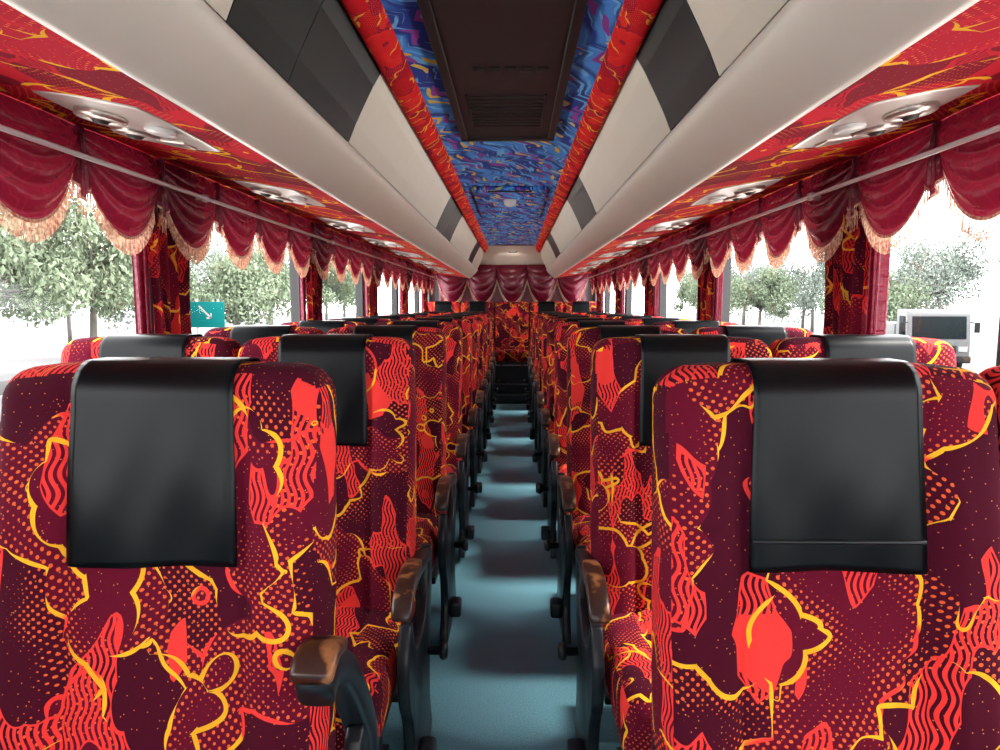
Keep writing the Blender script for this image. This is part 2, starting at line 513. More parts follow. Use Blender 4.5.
XS = 0.263
frame_pts = catmull([(-0.29, 0.52), (-0.33, 0.44), (-0.32, 0.34), (-0.27, 0.26), (-0.25, 0.16), (-0.30, 0.04), (-0.18, 0.02), (0.02, 0.02), (0.10, 0.04), (0.06, 0.16),
              (0.08, 0.34), (0.13, 0.46), (0.12, 0.57), (0.07, 0.57), (0.03, 0.45), (-0.10, 0.40), (-0.20, 0.42), (-0.245, 0.48), (-0.265, 0.53)], 3)[:-1]
FRAME = mk_mesh('side_frame', *prof_x(frame_pts, XS - 0.017, XS + 0.012, 0.005), 'plastic')
ARMP = catmull([(0.09, 0.575), (-0.02, 0.595), (-0.14, 0.608), (-0.25, 0.608), (-0.325, 0.585), (-0.345, 0.555)], 6)
ARM = mk_mesh('armrest', *sweep_yz(ARMP, 0.018, 0.018, XS, 0.015), 'plastic')
CAP = mk_mesh('armrest_cap', *sweep_yz(ARMP[12:], 0.025, 0.012, XS, -0.012, taper=lambda e: 1 - 0.25 * abs(2 * e - 1) ** 6), 'wood')
ARMP2 = catmull([(0.19, 0.42), (0.17, 0.54), (0.10, 0.65), (0.0, 0.755), (-0.08, 0.79), (-0.125, 0.775)], 6)
ARM2 = mk_mesh('armrest', *sweep_yz(ARMP2, 0.025, 0.026, XS - 0.006, 0.018), 'plastic')
CAP2 = mk_mesh('armrest_cap', *sweep_yz(ARMP2[20:], 0.030, 0.012, XS - 0.008, -0.012, taper=lambda e: 1 - 0.2 * abs(2 * e - 1) ** 6), 'wood')
LEGM = mk_mesh('leg', *prof_x([(-0.42, 0.0), (0.0, 0.0), (0.0, 0.03), (-0.10, 0.04), (-0.10, 0.27), (-0.30, 0.27), (-0.30, 0.04), (-0.42, 0.03)], -0.02, 0.02, 0.004), 'metal')
PAN = mk_mesh('seat_pan', *box(-0.21, 0.21, -0.46, 0.03, 0.27, 0.315), 'metal')
LEVER = mk_mesh('recline_lever', *lathe([(0.001, 0.0), (0.012, 0.001), (0.013, 0.045), (0.022, 0.047), (0.027, 0.056), (0.022, 0.068), (0.001, 0.07)], 16, (XS, 0.02, 0.30), 'x'), 'plastic')
PEDAL = mk_mesh('foot_pedal', *rbox((0.022, 0.035, 0.03), 0.012, (1, 1, 1), (XS + 0.034, -0.19, 0.13)), 'plastic')
FOOT = mk_mesh('footrest', *prof_x([(0.07, 0.11), (0.24, 0.10), (0.25, 0.115), (0.24, 0.135), (0.07, 0.14)], -0.19, 0.19, 0.005), 'plastic')

def flipmesh(me):
    m2 = me.copy()
    for v in m2.vertices: v.co.x *= -1
    m2.flip_normals()
    return m2
RT = dict(FRAME=FRAME, ARM=ARM, CAP=CAP, ARM2=ARM2, CAP2=CAP2, LEVER=LEVER, PEDAL=PEDAL)
FL = {n: flipmesh(m) for n, m in RT.items()}

def make_seat(x, y, z, aisle, k, hem=False, raised=False, zs=1.0, group='patterned coach seats in rows', label=None, arm=True, cover=True):
    s = empty('coach_seat', (x, y, z))
    s['category'] = 'bus seat'; s['group'] = group
    s['label'] = label or ('maroon patterned coach seat beside the aisle with wooden armrest' if aisle
                           else 'maroon patterned coach seat beside the window with black headrest cover')
    if zs != 1.0: s.scale = (1, 1, zs)
    mk_obj('backrest', BACK, s); mk_obj('cushion', CUSH, s)
    if cover:
        f = mk_obj('headrest_cover', FLAPS[k % 3], s, label='black leatherette headrest cover')
        md = f.modifiers.new('sol', 'SOLIDIFY'); md.thickness = 0.002; md.offset = 1
        if hem: mk_obj('hem_seam', HEM, f)
    mk_obj('leg', LEGM, s, (-0.145, 0, 0)); mk_obj('leg', LEGM, s, (0.145, 0, 0)); mk_obj('seat_pan', PAN, s)
    mk_obj('footrest', FOOT, s)
    if aisle and arm:
        D = RT if aisle > 0 else FL
        mk_obj('side_frame', D['FRAME'], s)
        if raised:
            a = mk_obj('armrest', D['ARM2'], s, label='black raised armrest'); mk_obj('armrest_cap', D['CAP2'], a, label='worn wooden armrest cap')
        else:
            a = mk_obj('armrest', D['ARM'], s, label='black folded-down armrest'); mk_obj('armrest_cap', D['CAP'], a, label='worn wooden armrest cap')
        mk_obj('recline_lever', D['LEVER'], s); mk_obj('foot_pedal', D['PEDAL'], s)
    return s

XA, XW = 0.488, 0.977
for k in range(10):
    y = 1.0 + 0.88 * k
    make_seat(-XA - (0.004 if k == 0 else 0), y, 0, +1, k, raised=(k == 0), label='front-row patterned coach seat with its armrest tilted up' if k == 0 else None)
    make_seat(XA, y, 0, -1, k + 1, hem=(k == 0), arm=(k > 0), label='front-row patterned coach seat with hemmed black headrest cover' if k == 0 else None)
    if k > 0: make_seat(-XW, y, 0, 0, k + 2)
    make_seat(XW, y, 0, 0, k)
for i, x in enumerate((-0.978, -0.489, 0.0, 0.489, 0.978)):
    make_seat(x, 9.95, 0.22, 0, i, zs=0.93, group='rear bench row of coach seats', label='patterned coach seat in the raised rear row', cover=(i != 2))

# ------------------------------------------------------------ structure
Y0, Y1 = -2.3, 10.6
WX = 1.235
ys = [Y0 + (Y1 - Y0) * i / 40 for i in range(41)]
def struct(name, me): return mk_obj(name, me, kind='structure')
struct('floor', mk_mesh('floor', *box(-WX - .02, WX + .02, Y0, Y1, -0.06, 0.0, 0.002), 'vinyl', smooth=False))
struct('trim_1', mk_mesh('rear_step', *join(box(-1.2, 1.2, 9.02, Y1, 0.0, 0.11, 0.004), box(-1.2, 1.2, 9.24, Y1, 0.1, 0.22, 0.004), box(-1.2, 1.2, 9.44, 9.475, 0.21, 0.46, 0.004)), 'plastic', smooth=False))
SILL, WTOP = 0.97, 1.68
pill = [0.75 + 1.7 * i for i in range(6)]
for sx, nm in ((-1, 'left'), (1, 'right')):
    xo = WX * sx; a, b = sorted((xo, xo + 0.05 * sx))
    parts = [box(a, b, Y0, Y1, -0.06, SILL), box(a, b, Y0, Y1, WTOP, 2.10), box(a, b, 10.42, Y1, SILL, WTOP)]
    struct('wall_' + nm, mk_mesh('wall', *join(*parts), 'wall', smooth=False))
    pp = [box(a, b, p - 0.04, p + 0.04, SILL - 0.01, WTOP + 0.01) for p in pill + [-0.95]]
    struct('trim_%d' % (8 if sx < 0 else 9), mk_mesh('window_posts', *join(*pp), 'rubber', smooth=False))
    struct('baseboard_' + nm, mk_mesh('bb', *box(min((WX - .02) * sx, WX * sx), max((WX - .02) * sx, WX * sx), Y0, 9.0, 0.0, 0.12), 'rubber'))
struct('wall_rear', mk_mesh('rw', *box(-WX - .05, WX + .05, Y1, Y1 + 0.05, -0.06, 2.1), 'wall', smooth=False))
struct('wall_front_light_block', mk_mesh('fw', *join(box(-WX - .05, WX + .05, Y0 - 0.05, Y0, -0.06, 0.95), box(-WX - .05, WX + .05, Y0 - 0.05, Y0, 1.75, 2.1), box(-WX - .05, -1.05, Y0 - 0.05, Y0, 0.9, 1.8), box(1.05, WX + .05, Y0 - 0.05, Y0, 0.9, 1.8)), 'wall', smooth=False))  # unseen front wall, added to cut light on the seat fronts
struct('window_20', mk_mesh('front_pane', [(-1.05, Y0 - 0.02, 0.95), (1.05, Y0 - 0.02, 0.95), (1.05, Y0 - 0.02, 1.75), (-1.05, Y0 - 0.02, 1.75)], [(0, 1, 2, 3)], 'glassdim', smooth=False))
wn = 1
for sx in (-1, 1):
    edges = [Y0, -0.95] + pill + [10.42]
    for i in range(len(edges) - 1):
        a = edges[i] + 0.04 if i else Y0; b = edges[i + 1] - 0.04 if i < len(edges) - 2 else 10.42
        x = (WX + 0.015) * sx
        V = [(x, a, SILL), (x, b, SILL), (x, b, WTOP), (x, a, WTOP)]
        w = struct('window_%d' % wn, mk_mesh('pane', V, [(0, 1, 2, 3)], 'glass', smooth=False))
        xf0, xf1 = sorted(((WX - .015) * sx, WX * sx))
        fr = join(box(xf0, xf1, a, b, SILL - 0.01, SILL + 0.025), box(xf0, xf1, a, b, WTOP - 0.03, WTOP), box(xf0, xf1, a - 0.03, a + 0.015, SILL, WTOP), box(xf0, xf1, b - 0.015, b + 0.03, SILL, WTOP))
        mk_obj('window_frame', mk_mesh('window_frame', *fr, 'rubber'), w, kind='structure')
        wn += 1
struct('ceiling', extrude_y([(-0.30, 2.015), (-0.22, 2.03), (0, 2.035), (0.22, 2.03), (0.30, 2.015)], [Y0 + (8.9 - Y0) * i / 20 for i in range(21)], 'blue', 'ceiling'))
struct('trim_2', mk_mesh('roof_light_block', *box(-WX - .05, WX + .05, Y0 - .05, Y1 + 0.05, 2.10, 2.14), 'wall', smooth=False))  # unseen outer shell, added to block daylight from above
def pz(x): return 1.665 + (abs(x) - 0.615) * 0.158
for i, sx in enumerate((-1, 1)):
    pr = [(0.372 * sx, 1.975), (0.36 * sx, 1.965), (0.335 * sx, 1.975), (0.305 * sx, 1.995), (0.295 * sx, 2.02)]
    struct('trim_%d' % (3 + i), extrude_y(pr, ys, 'border', 'border'))
    pr = [(x * sx, pz(x)) for x in (0.615, 0.80, 1.0, 1.12)] + [(WX * sx, 1.745)]
    struct('trim_%d' % (5 + i), extrude_y(pr, ys, 'panel', 'panel'))
struct('trim_7', mk_mesh('rear_panel', *join(
    ([(-0.62, 8.9, 2.02), (0.62, 8.9, 2.02), (0.72, 10.55, 1.84), (-0.72, 10.55, 1.84)], [(0, 1, 2, 3)]),
    box(-1.2, 1.2, 10.50, 10.58, 1.80, 2.1)), 'door', smooth=False))

# luggage racks
for sx in (-1, 1):
    R = empty('luggage_rack', (0, 0, 0))
    R['label'] = 'cream overhead luggage rack with beige doors and smoked panels'; R['category'] = 'overhead luggage rack'; R['group'] = 'overhead luggage racks'
    lip = [(0.665, 1.70), (0.625, 1.672), (0.610, 1.655), (0.598, 1.648), (0.585, 1.650), (0.572, 1.658), (0.545, 1.680), (0.515, 1.708), (0.492, 1.735), (0.480, 1.752), (0.474, 1.765), (0.478, 1.772), (0.49, 1.775)]
    yy = [Y0, 0.5, 2, 4, 6, 8, 9.78, 9.80]
    me = extrude_y([(p[0] * sx, p[1]) for p in lip], yy, 'white', 'rack_body')
    mk_obj('rack_body', me, R)
    V = [(p[0] * sx, 9.8, p[1]) for p in lip] + [(0.375 * sx, 9.8, 1.985), (0.665 * sx, 9.8, 1.985)]
    mk_obj('end_panel', mk_mesh('end_panel', V, [tuple(range(len(V)))], 'white', smooth=False), R)
    def door(y0, y1, mat, nm, rr, g=0.002):
        Vd = []; Fd = []
        pr = [(0.478, 1.775), (0.455, 1.83), (0.428, 1.885), (0.400, 1.94), (0.372, 1.985)]
        n = len(pr)
        for y in (y0 + g, y1 - g):
            for p in pr: Vd.append((p[0] * sx, y, p[1]))
        for y in (y0 + g, y1 - g):
            for p in pr: Vd.append(((p[0] + 0.02) * sx, y, p[1] + 0.008))
        for q in range(n - 1):
            Fd.append((q, q + 1, n + q + 1, n + q)); Fd.append((2*n+q, 3*n+q, 3*n+q+1, 2*n+q+1))
            Fd.append((q, 2*n+q, 2*n+q+1, q+1)); Fd.append((n+q, n+q+1, 3*n+q+1, 3*n+q))
        return mk_obj(nm, mk_mesh(nm, Vd, Fd, mat, smooth=False), R)
    if sx < 0:
        seq = [(-2.3, -0.9, 0), (-0.9, 0.3, 0), (0.3, 1.28, 0), (1.28, 1.62, 1), (1.62, 2.2, 1), (2.2, 4.6, 0), (4.6, 5.1, 1), (5.1, 5.6, 1), (5.6, 7.8, 0), (7.8, 8.5, 1), (8.5, 9.8, 0)]
    else:
        seq = [(-2.3, -0.9, 0), (-0.9, 0.5, 0), (0.5, 1.6, 0), (1.6, 2.08, 1), (2.08, 3.9, 0), (3.9, 4.75, 1), (4.75, 6.9, 0), (6.9, 7.6, 1), (7.6, 9.8, 0)]
    for a, b, t in seq:
        door(a, b, 'smoke' if t else 'door', 'smoked_panel' if t else 'door', R)

# ceiling hatch
H = empty('ceiling_grille', (0, 0, 0)); H['label'] = 'dark brown air return hatch set in the blue ceiling'; H['category'] = 'air vent'
fr = join(box(-0.205, -0.175, 0.9, 3.2, 2.0, 2.03), box(0.175, 0.205, 0.9, 3.2, 2.0, 2.03), box(-0.205, 0.205, 3.15, 3.2, 2.0, 2.03), box(-0.205, 0.205, 0.86, 0.92, 2.0, 2.03))
mk_obj('frame', mk_mesh('frame', *fr, 'hatch'), H)
mk_obj('panel', mk_mesh('panel', *box(-0.18, 0.18, 0.9, 3.17, 2.010, 2.03), 'hatchpanel'), H)
for i in range(5):
    mk_obj('slot', mk_mesh('slot', *box(-0.10 + 0.05 * i, -0.065 + 0.05 * i, 2.25, 2.29, 2.004, 2.012, 0.001), 'hatch'), H)
mk_obj('louvre', mk_mesh('louvre', *join(box(-0.145, -0.135, 2.53, 2.98, 2.004, 2.012, 0.001), box(0.135, 0.145, 2.53, 2.98, 2.004, 2.012, 0.001), *[box(-0.14, 0.14, 2.55 + 0.045 * i, 2.565 + 0.045 * i, 2.006, 2.012, 0.001) for i in range(10)]), 'hatch'), H)
C = empty('ceiling_console', (0, 0, 0)); C['label'] = 'blue patterned ceiling console with white dome lamp'; C['category'] = 'ceiling console'
mk_obj('body', mk_mesh('body', *rbox((0.245, 0.75, 0.015), 0.013, (4, 6, 1), (0, 5.3, 2.018)), 'blue'), C)
mk_obj('dome_lamp', mk_mesh('dome_lamp', *lathe([(0.045, 0), (0.045, -0.012), (0.040, -0.03), (0.025, -0.045), (0.001, -0.05)], 24, (0, 4.95, 2.003)), 'domeglass'), C)
mk_obj('sensor_strip', mk_mesh('sensor_strip', *box(-0.14, 0.14, 4.56, 4.59, 1.997, 2.006), 'hatch'), C)

ang = math.atan(0.158)
def vdef(x, y, z):
    nx, ny = x / 0.125, y / 0.245
    k = 0.38
    X = x * math.sqrt(max(0, 1 - k * ny * ny / 2)); Yv = y * math.sqrt(max(0, 1 - k * nx * nx / 2))
    return (X, Yv, z - (0.010 * math.exp(-((x) / 0.08) ** 2 - ((y) / 0.15) ** 2) if z < 0 else 0))
VB = mk_mesh('panel_body', *rbox((0.125, 0.235, 0.009), 0.008, (14, 20, 1), (0, 0, 0.006), vdef), 'ventcol')
NZ = mk_mesh('air_nozzle', *lathe([(0.054, -0.004), (0.056, -0.010), (0.053, -0.018), (0.047, -0.021), (0.038, -0.018), (0.030, -0.015), (0.022, -0.020), (0.001, -0.024)], 28), 'chrome')
NZI = mk_mesh('nozzle_core', *lathe([(0.021, -0.0205), (0.016, -0.024), (0.015, -0.027), (0.001, -0.029)], 20), 'darkhole')
LAMP = mk_mesh('reading_lamp', *lathe([(0.034, -0.005), (0.036, -0.014), (0.028, -0.019), (0.001, -0.017)], 20), 'domeglass')
BTN = mk_mesh('speaker_grille', *rbox((0.035, 0.035, 0.006), 0.005, (1, 1, 1), (0, 0, -0.005)), 'chrome')
for sx in (-1, 1):
    for i in range(8):
        E = empty('overhead_service_panel', (0.865 * sx, 1.70 + 1.05 * i, pz(0.865))); E.rotation_euler = (0, -ang * sx, 0)
        E['label'] = 'moulded metallic service panel with two air nozzles and reading lamp'; E['category'] = 'air vent panel'; E['group'] = 'overhead service panels'
        mk_obj('panel_body', VB, E)
        n1 = mk_obj('air_nozzle', NZ, E, (0.03 * sx, -0.100, 0)); mk_obj('nozzle_core', NZI, n1)
        n1 = mk_obj('air_nozzle', NZ, E, (0.03 * sx, 0.045, 0)); mk_obj('nozzle_core', NZI, n1)
        mk_obj('reading_lamp', LAMP, E, (-0.065 * sx, -0.02, 0)); mk_obj('speaker_grille', BTN, E, (-0.02 * sx, 0.160, 0))

# ------------------------------------------------------------ curtains
def swag_mesh(W, D, e0=0.09, nu=40, nv=44, flip=1, out=0.034):
    V = []; UV = []; F = []
    for i in range(nv + 1):
        v = i / nv
        for j in range(nu + 1):
            u = -1 + 2 * j / nu
            c = (1 - u * u)
            d = e0 + (D - e0) * (c ** 0.8)
            z = -v * d
            fold = 0.015 * (abs(math.sin(v * 13 + 0.4 + 0.5 * u)) ** 0.7) * (0.15 + 0.85 * c) * min(1, v * 4)
            x = 0.008 + out * math.sin(math.pi * min(1, 0.15 + v * 0.85)) ** 0.8 * c ** 0.5 + fold
            V.append((x * flip, u * W / 2, z)); UV.append((u * W / 2, z))
    for i in range(nv):
        for j in range(nu):
            a = i * (nu + 1) + j
            F.append((a, a + 1, a + nu + 2, a + nu + 1))
    edge = [V[nv * (nu + 1) + j] for j in range(nu + 1)]
    return mk_mesh('swag', V, F, 'velvet', UV), edge
def fringe_mesh(edge, length=0.052, per=3, w=0.0009, seed=3):
    r = random.Random(seed); V = []; F = []
    for j in range(len(edge) - 1):
        a = Vector(edge[j]); b = Vector(edge[j + 1])
        for t in range(per):
            p = a.lerp(b, (t + 0.5) / per); L = length * (0.96 + 0.05 * r.random())
            q = p + Vector((r.uniform(-.001, .001), r.uniform(-.001, .001), -L))
            for dv in (Vector((0, w, 0)), Vector((w, 0, 0))):
                k = len(V)
                V += [tuple(p - dv), tuple(p + dv), tuple(q + dv), tuple(q - dv)]
                F.append((k, k + 1, k + 2, k + 3))
    k0 = len(V)
    for p in edge: V += [(p[0] + (0.002 if p[0] > 0 else -0.002), p[1], p[2] + 0.003), (p[0] + (0.002 if p[0] > 0 else -0.002), p[1], p[2] - 0.006)]
    for j in range(len(edge) - 1): F.append((k0 + 2*j, k0 + 2*j + 2, k0 + 2*j + 3, k0 + 2*j + 1))
    return mk_mesh('fringe', V, F, 'fringe')
SW = {}
for f in (1, -1):
    m, e = swag_mesh(0.435, 0.265, e0=0.045, flip=f); SW[f] = (m, fringe_mesh(e))
def jabot_mesh(flip=1, L=0.19):
    V = []; F = []; UV = []; nu = 16; nv = 10
    for i in range(nv + 1):
        v = i / nv
        for j in range(nu + 1):
            u = -1 + 2 * j / nu
            V.append(((0.020 + 0.010 * math.cos(u * 9)) * flip, u * (0.012 + 0.020 * v), -v * L * (1 - 0.25 * abs(u)))); UV.append((u * 0.05, -v * L))
    for i in range(nv):
        for j in range(nu):
            a = i * (nu + 1) + j; F.append((a, a + 1, a + nu + 2, a + nu + 1))
    e = [V[nv * (nu + 1) + j] for j in range(nu + 1)]
    return mk_mesh('jabot', V, F, 'velvet', UV), fringe_mesh(e, 0.05, 1)
JB = {f: jabot_mesh(f) for f in (1, -1)}
for sx in (-1, 1):
    f = -sx
    for b in range(6):
        ya = 0.58 + 1.7 * b
        n = 4
        pitch = 1.7 / 4
        Vv = empty('curtain_valance', (1.125 * sx, ya, 1.740)); Vv['label'] = 'burgundy swagged valance with pale fringe above a window'; Vv['category'] = 'curtain valance'; Vv['group'] = 'window valances'
        for i in range(n):
            yc = (i + 0.5) * pitch
            if ya + yc > 10.1: continue
            s = mk_obj('swag', SW[f][0], Vv, (0, yc, 0)); mk_obj('fringe', SW[f][1], s, kind='stuff')
            j = mk_obj('jabot', JB[f][0], Vv, (0, i * pitch, 0)); mk_obj('fringe', JB[f][1], j, kind='stuff')
    r = empty('curtain_rail', (1.040 * sx, 0, 1.645)); r['label'] = 'thin metal curtain rail running along the windows'; r['category'] = 'curtain rail'; r['group'] = 'curtain rails'
    mk_obj('rod', mk_mesh('rod', *cyl((0, Y0, 0), (0, 10.2, 0), 0.0065), 'rail'), r)
    for p in pill:
        mk_obj('bracket', mk_mesh('bracket', *join(cyl((0, p + 0.0, 0), (0.15 * sx, p + 0.0, 0.01), 0.006), lathe([(0.001, -0.01), (0.014, -0.008), (0.014, 0.008), (0.001, 0.01)], 12, (0, p, 0), 'y')), 'rail'), r)
def curtain_mesh(width, depth, ztop, zbot, mat, nf=4, seed=0, pinch=0.25):
    rr = random.Random(seed); V = []; F = []; UV = []; nu = 48; nv = 24; ph = rr.random() * 6
    for i in range(nv + 1):
        v = i / nv; z = ztop + (zbot - ztop) * v
        w = width * (1 - pinch * math.exp(-((v - 0.62) / 0.22) ** 2))
        for j in range(nu + 1):
            u = j / nu
            a = u * nf * 2 * math.pi + ph + 0.5 * math.sin(v * 3 + ph)
            V.append((depth * math.sin(a) * (0.8 + 0.2 * math.sin(u * 17)), (u - 0.5) * w + 0.006 * math.cos(a * 2), z)); UV.append((u * width * 1.6, z))
    for i in range(nv):
        for j in range(nu):
            a = i * (nu + 1) + j; F.append((a, a + 1, a + nu + 2, a + nu + 1))
    return mk_mesh('curtain', V, F, mat, UV)
CV = curtain_mesh(0.08, 0.018, 1.72, 0.95, 'velvet', 2, 1, 0.10)
CD = curtain_mesh(0.29, 0.026, 1.72, 0.95, 'drape', 4, 2, 0.12)
for sx in (-1, 1):
    for i, p in enumerate(pill):
        c = mk_obj('window_curtain', CV, None, (1.15 * sx, p - 0.245, 0)); c['label'] = 'narrow burgundy satin curtain gathered at a window pillar'; c['category'] = 'curtain'; c['group'] = 'side window curtains'
        c = mk_obj('window_curtain', CD, None, (1.130 * sx, p - 0.085, 0)); c['label'] = 'red and yellow patterned curtain gathered at a window pillar'; c['category'] = 'curtain'; c['group'] = 'side window curtains'
RC = empty('rear_valance', (0, 10.40, 1.87)); RC['label'] = 'burgundy swagged curtain covering the rear window'; RC['category'] = 'curtain valance'
ms, es = swag_mesh(0.46, 0.56, 0.16, flip=1, out=0.09); fm = fringe_mesh(es, 0.06)
for i in range(5):
    s = mk_obj('swag', ms, RC, (-0.88 + 0.44 * i, -0.03, 0), (0, 0, -math.pi / 2)); mk_obj('fringe', fm, s, kind='stuff')
cm = curtain_mesh(2.2, 0.03, 1.83, 1.0, 'velvet', 26, 5, 0)
o = mk_obj('rear_curtain', cm, None, (0, 10.52, 0), (0, 0, -math.pi / 2)); o['label'] = 'pleated burgundy curtain across the rear wall'; o['category'] = 'curtain'
rl = empty('added_rear_lamp', (0, 9.3, 1.975)); rl['label'] = 'small white round lamp added to brighten the rear'; rl['category'] = 'ceiling lamp'  # added lamp, only there to brighten the dim rear
mk_obj('dome_lamp', mk_mesh('dome_lamp', *lathe([(0.07, 0.01), (0.07, -0.010), (0.05, -0.018), (0.001, -0.022)], 24), 'domeglass'), rl)
pl = bpy.data.lights.new('rear_fill_light', 'SPOT'); pl.energy = 6; pl.color = (1.0, 0.88, 0.80); pl.shadow_soft_size = 0.08; pl.spot_size = math.radians(140); pl.spot_blend = 0.6  # fill spot for the added rear lamp
plo = bpy.data.objects.new('rear_fill_light', pl); COL.objects.link(plo); plo.parent = rl; plo.location = (0, 0, -0.05); plo.rotation_euler = (math.radians(62), 0, 0)

# ------------------------------------------------------------ outside
GZ = -1.2
struct('floor_outdoor', mk_mesh('ground', [(-150, -60, GZ), (150, -60, GZ), (150, 220, GZ), (-150, 220, GZ)], [(0, 1, 2, 3)], 'asphalt', smooth=False))
struct('floor_bounce_road', mk_mesh('road', [(-9.5, -60, GZ + 0.01), (9.5, -60, GZ + 0.01), (9.5, 120, GZ + 0.01), (-9.5, 120, GZ + 0.01)], [(0, 1, 2, 3)], 'roadbounce', smooth=False))  # unseen strip, added as a reflector for the ceiling and racks
for sx in (-1, 1):
    g = mk_obj('grass_verge', mk_mesh('verge', [(9.5 * sx, -30, GZ + 0.02), (10.6 * sx, -30, GZ + 0.06), (10.6 * sx, 120, GZ + 0.06), (9.5 * sx, 120, GZ + 0.02)], [(0, 1, 2, 3)], 'grass'))
    g['label'] = 'strip of grass beside the road'; g['category'] = 'grass'; g['kind'] = 'stuff'
gr = empty('guard_rail', (-11.0, 0, GZ)); gr['label'] = 'low steel guard rail beside the road'; gr['category'] = 'guard rail'
mk_obj('beam', mk_mesh('beam', *box(-0.03, 0.03, 2, 24, 0.55, 0.85, 0.02), 'rail_out'), gr)
for i in range(6): mk_obj('post', mk_mesh('post', *box(-0.09, -0.03, 3 + 4 * i, 3.1 + 4 * i, 0, 0.8), 'rail_out'), gr)
gr = empty('guard_rail', (11.2, 0, GZ)); gr['label'] = 'low steel guard rail beside the road'; gr['category'] = 'guard rail'
mk_obj('beam', mk_mesh('beam', *box(-0.03, 0.03, 2, 90, 0.45, 0.75, 0.02), 'rail_out'), gr)
for i in range(22): mk_obj('post', mk_mesh('post', *box(0.03, 0.09, 3 + 4 * i, 3.1 + 4 * i, 0, 0.7), 'rail_out'), gr)
def tree_meshes(seed, H=6.5, R=2.6, leaves=3600, mat='leaf'):
    r = random.Random(seed)
    parts = [cyl((0, 0, 0), (0.1, 0, H * 0.45), 0.14, 10, 0.09)]
    cl = []
    for i in range(18):
        a = r.random() * 6.28; rad = R * math.sqrt(r.random()) * 0.85
        c = Vector((rad * math.cos(a), rad * math.sin(a), H * (0.38 + 0.58 * r.random() * (1 - 0.35 * rad / R))))
        cl.append((c, R * (0.24 + 0.24 * r.random())))
        parts.append(cyl((0.1, 0, H * 0.42), tuple(c), 0.05, 6, 0.02))
    V = []; F = []
    for i in range(leaves):
        c, rr = cl[i % len(cl)]
        d = Vector((r.gauss(0, 1), r.gauss(0, 1), r.gauss(0, 0.8))).normalized() * rr * (r.random() ** 0.4)
        p = c + d; e = Euler((r.random() * 6, r.random() * 6, r.random() * 6)).to_matrix(); s = 0.07 + 0.07 * r.random()
        k = len(V)
        for q in ((-s, 0, 0), (0, -s * 0.5, 0.02), (s, 0, 0), (0, s * 0.5, 0.02)): V.append(tuple(p + e @ Vector(q)))
        F.append((k, k + 1, k + 2, k + 3))
    return mk_mesh('trunk', *join(*parts), 'bark'), mk_mesh('foliage', V, F, mat, smooth=False)
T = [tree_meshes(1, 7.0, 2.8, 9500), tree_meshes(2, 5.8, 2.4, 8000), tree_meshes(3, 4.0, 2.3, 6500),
     tree_meshes(4, 7.0, 3.6, 7500, 'leafhaze'), tree_meshes(5, 5.0, 3.4, 6500, 'leafhaze')]
def tree(x, y, k, s=1.0, rz=0.0):
    t = empty('roadside_tree', (x, y, GZ)); t.scale = (s, s, s); t.rotation_euler = (0, 0, rz)
    t['label'] = 'far tree with haze painted into its leaf colour' if k > 2 else 'leafy green roadside tree in bright light'; t['category'] = 'tree'; t['group'] = 'roadside trees'
    mk_obj('trunk', T[k][0], t); mk_obj('foliage', T[k][1], t, kind='stuff')
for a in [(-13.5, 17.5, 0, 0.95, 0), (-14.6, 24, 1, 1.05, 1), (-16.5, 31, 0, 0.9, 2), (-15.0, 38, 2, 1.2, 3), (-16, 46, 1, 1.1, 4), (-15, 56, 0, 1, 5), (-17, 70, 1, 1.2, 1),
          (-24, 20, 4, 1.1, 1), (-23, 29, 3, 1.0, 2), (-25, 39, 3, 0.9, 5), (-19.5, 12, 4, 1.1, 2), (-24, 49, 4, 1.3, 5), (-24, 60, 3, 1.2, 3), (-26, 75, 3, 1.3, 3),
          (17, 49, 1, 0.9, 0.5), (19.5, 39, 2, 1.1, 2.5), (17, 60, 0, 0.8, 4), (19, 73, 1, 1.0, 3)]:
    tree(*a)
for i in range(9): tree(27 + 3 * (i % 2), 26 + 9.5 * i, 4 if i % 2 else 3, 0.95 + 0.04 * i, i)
sg = empty('road_sign', (-11.4, 26, GZ)); sg['label'] = 'teal direction sign with white arrow on two posts'; sg['category'] = 'road sign'
for xx in (-0.4, 0.4): mk_obj('post', mk_mesh('post', *cyl((xx, 0, 0), (xx, 0, 2.7), 0.04), 'signwhite'), sg)
mk_obj('board', mk_mesh('board', *box(-0.65, 0.65, -0.07, -0.04, 1.65, 2.6, 0.01), 'sign'), sg)
def quadstrip(pts, w, y):
    V = []; F = []
    for i in range(len(pts) - 1):
        a = Vector((pts[i][0], pts[i][1])); b = Vector((pts[i+1][0], pts[i+1][1])); d = (b - a).normalized(); n = Vector((-d.y, d.x)) * w
        k = len(V)
        for q in (a - n, a + n, b + n, b - n): V.append((q.x, y, q.y))
        F.append((k, k + 1, k + 2, k + 3))
    return V, F
mk_obj('sign_marking', mk_mesh('sign_marking', *join(quadstrip([(-0.30, 2.45), (0.15, 2.0)], 0.035, -0.075), quadstrip([(0.15, 2.18), (0.15, 2.0), (-0.02, 2.0)], 0.03, -0.075)), 'signwhite', smooth=False), sg)
tk = empty('delivery_truck', (15.9, 26.5, GZ)); tk['label'] = 'boxy white light truck parked facing the bus'; tk['category'] = 'truck'
tk.rotation_euler = (0, 0, math.radians(-14))
cabp = [(0.0, 0.42), (-0.04, 1.15), (0.10, 2.14), (0.22, 2.28), (1.6, 2.32), (1.6, 0.42)]
mk_obj('cab', mk_mesh('cab', *prof_x(cabp, -1.05, 1.05, 0.05), 'truckwhite'), tk)
mk_obj('windscreen', mk_mesh('windscreen', *prof_x([(-0.06, 1.22), (0.07, 2.06), (0.12, 2.06), (0.0, 1.22)], -0.90, 0.90, 0.005), 'truckglass'), tk)
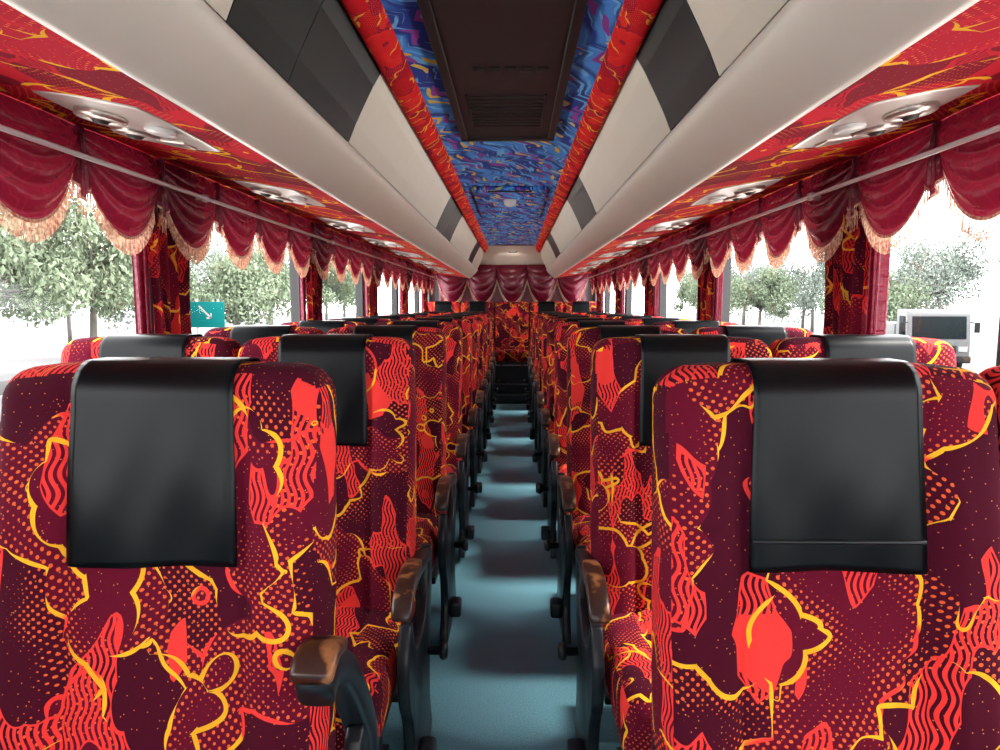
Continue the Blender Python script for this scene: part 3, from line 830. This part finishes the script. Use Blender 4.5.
mk_obj('grille', mk_mesh('grille', *prof_x([(-0.05, 0.66), (-0.07, 0.70), (-0.07, 0.96), (-0.05, 0.98), (0.0, 0.98), (0.0, 0.66)], -0.58, 0.58, 0.0), 'truckdark'), tk)
mk_obj('bumper', mk_mesh('bumper', *rbox((1.06, 0.1, 0.13), 0.05, (2, 1, 1), (0, -0.05, 0.46)), 'truckdark'), tk)
for s in (-1, 1):
    mk_obj('side_window', mk_mesh('side_window', *prof_x([(0.25, 1.3), (0.36, 2.05), (1.15, 2.07), (1.15, 1.3)], *sorted((1.045 * s, 1.055 * s)), 0.0), 'truckglass'), tk)
    mk_obj('headlight', mk_mesh('headlight', *rbox((0.15, 0.03, 0.1), 0.025, (1, 1, 1), (0.80 * s, -0.05, 0.84)), 'signwhite'), tk)
    mk_obj('wing_mirror', mk_mesh('wing_mirror', *join(rbox((0.09, 0.03, 0.19), 0.025, (1, 1, 1), (1.24 * s, 0.0, 1.65)), cyl((1.0 * s, 0.1, 1.85), (1.24 * s, 0.0, 1.8), 0.02)), 'truckdark'), tk)
    for yy in (0.8, 3.8):
        mk_obj('wheel', mk_mesh('wheel', *lathe([(0.001, -0.12), (0.2, -0.12), (0.38, -0.11), (0.40, 0), (0.38, 0.11), (0.2, 0.12), (0.001, 0.12)], 24, (0.88 * s, yy, 0.4), 'x'), 'truckdark'), tk)
mk_obj('cargo_box', mk_mesh('cargo_box', *box(-1.08, 1.08, 1.72, 5.2, 0.7, 1.75, 0.03), 'truckwhite'), tk)
lp = empty('street_lamp', (16.5, 24.0, GZ)); lp['label'] = 'grey steel street lamp pole beside the road'; lp['category'] = 'street lamp'
mk_obj('pole', mk_mesh('pole', *cyl((0, 0, 0), (0, 0, 7.5), 0.11, 12, 0.07), 'truckdark'), lp)
mk_obj('lamp_head', mk_mesh('lamp_head', *join(cyl((0, 0, 7.5), (-1.2, 0, 7.8), 0.04), rbox((0.3, 0.1, 0.06), 0.05, (1, 1, 1), (-1.4, 0, 7.8))), 'truckdark'), lp)

# ------------------------------------------------------------ light
W = bpy.data.worlds.new('World'); S.world = W; W.use_nodes = True
bg = W.node_tree.nodes['Background']; bg.inputs[0].default_value = (0.98, 0.98, 0.99, 1); bg.inputs[1].default_value = 9.5
sun = bpy.data.lights.new('sun', 'SUN'); sun.energy = 11.0; sun.angle = 0.30; sun.color = (1.0, 0.95, 0.88)
so = bpy.data.objects.new('sun', sun); COL.objects.link(so); so.rotation_euler = (math.radians(4), math.radians(40), 0)

# ------------------------------------------------------------ camera
cam = bpy.data.cameras.new('camera'); cam.sensor_width = 36; cam.lens = 36 * 700 / 1000
cam.clip_start = 0.02; cam.clip_end = 500
co = bpy.data.objects.new('camera', cam); COL.objects.link(co)
co.location = (0.03, 0, EYE)
co.rotation_euler = (math.radians(90 - 5.7), 0, math.radians(1.15))
S.camera = co
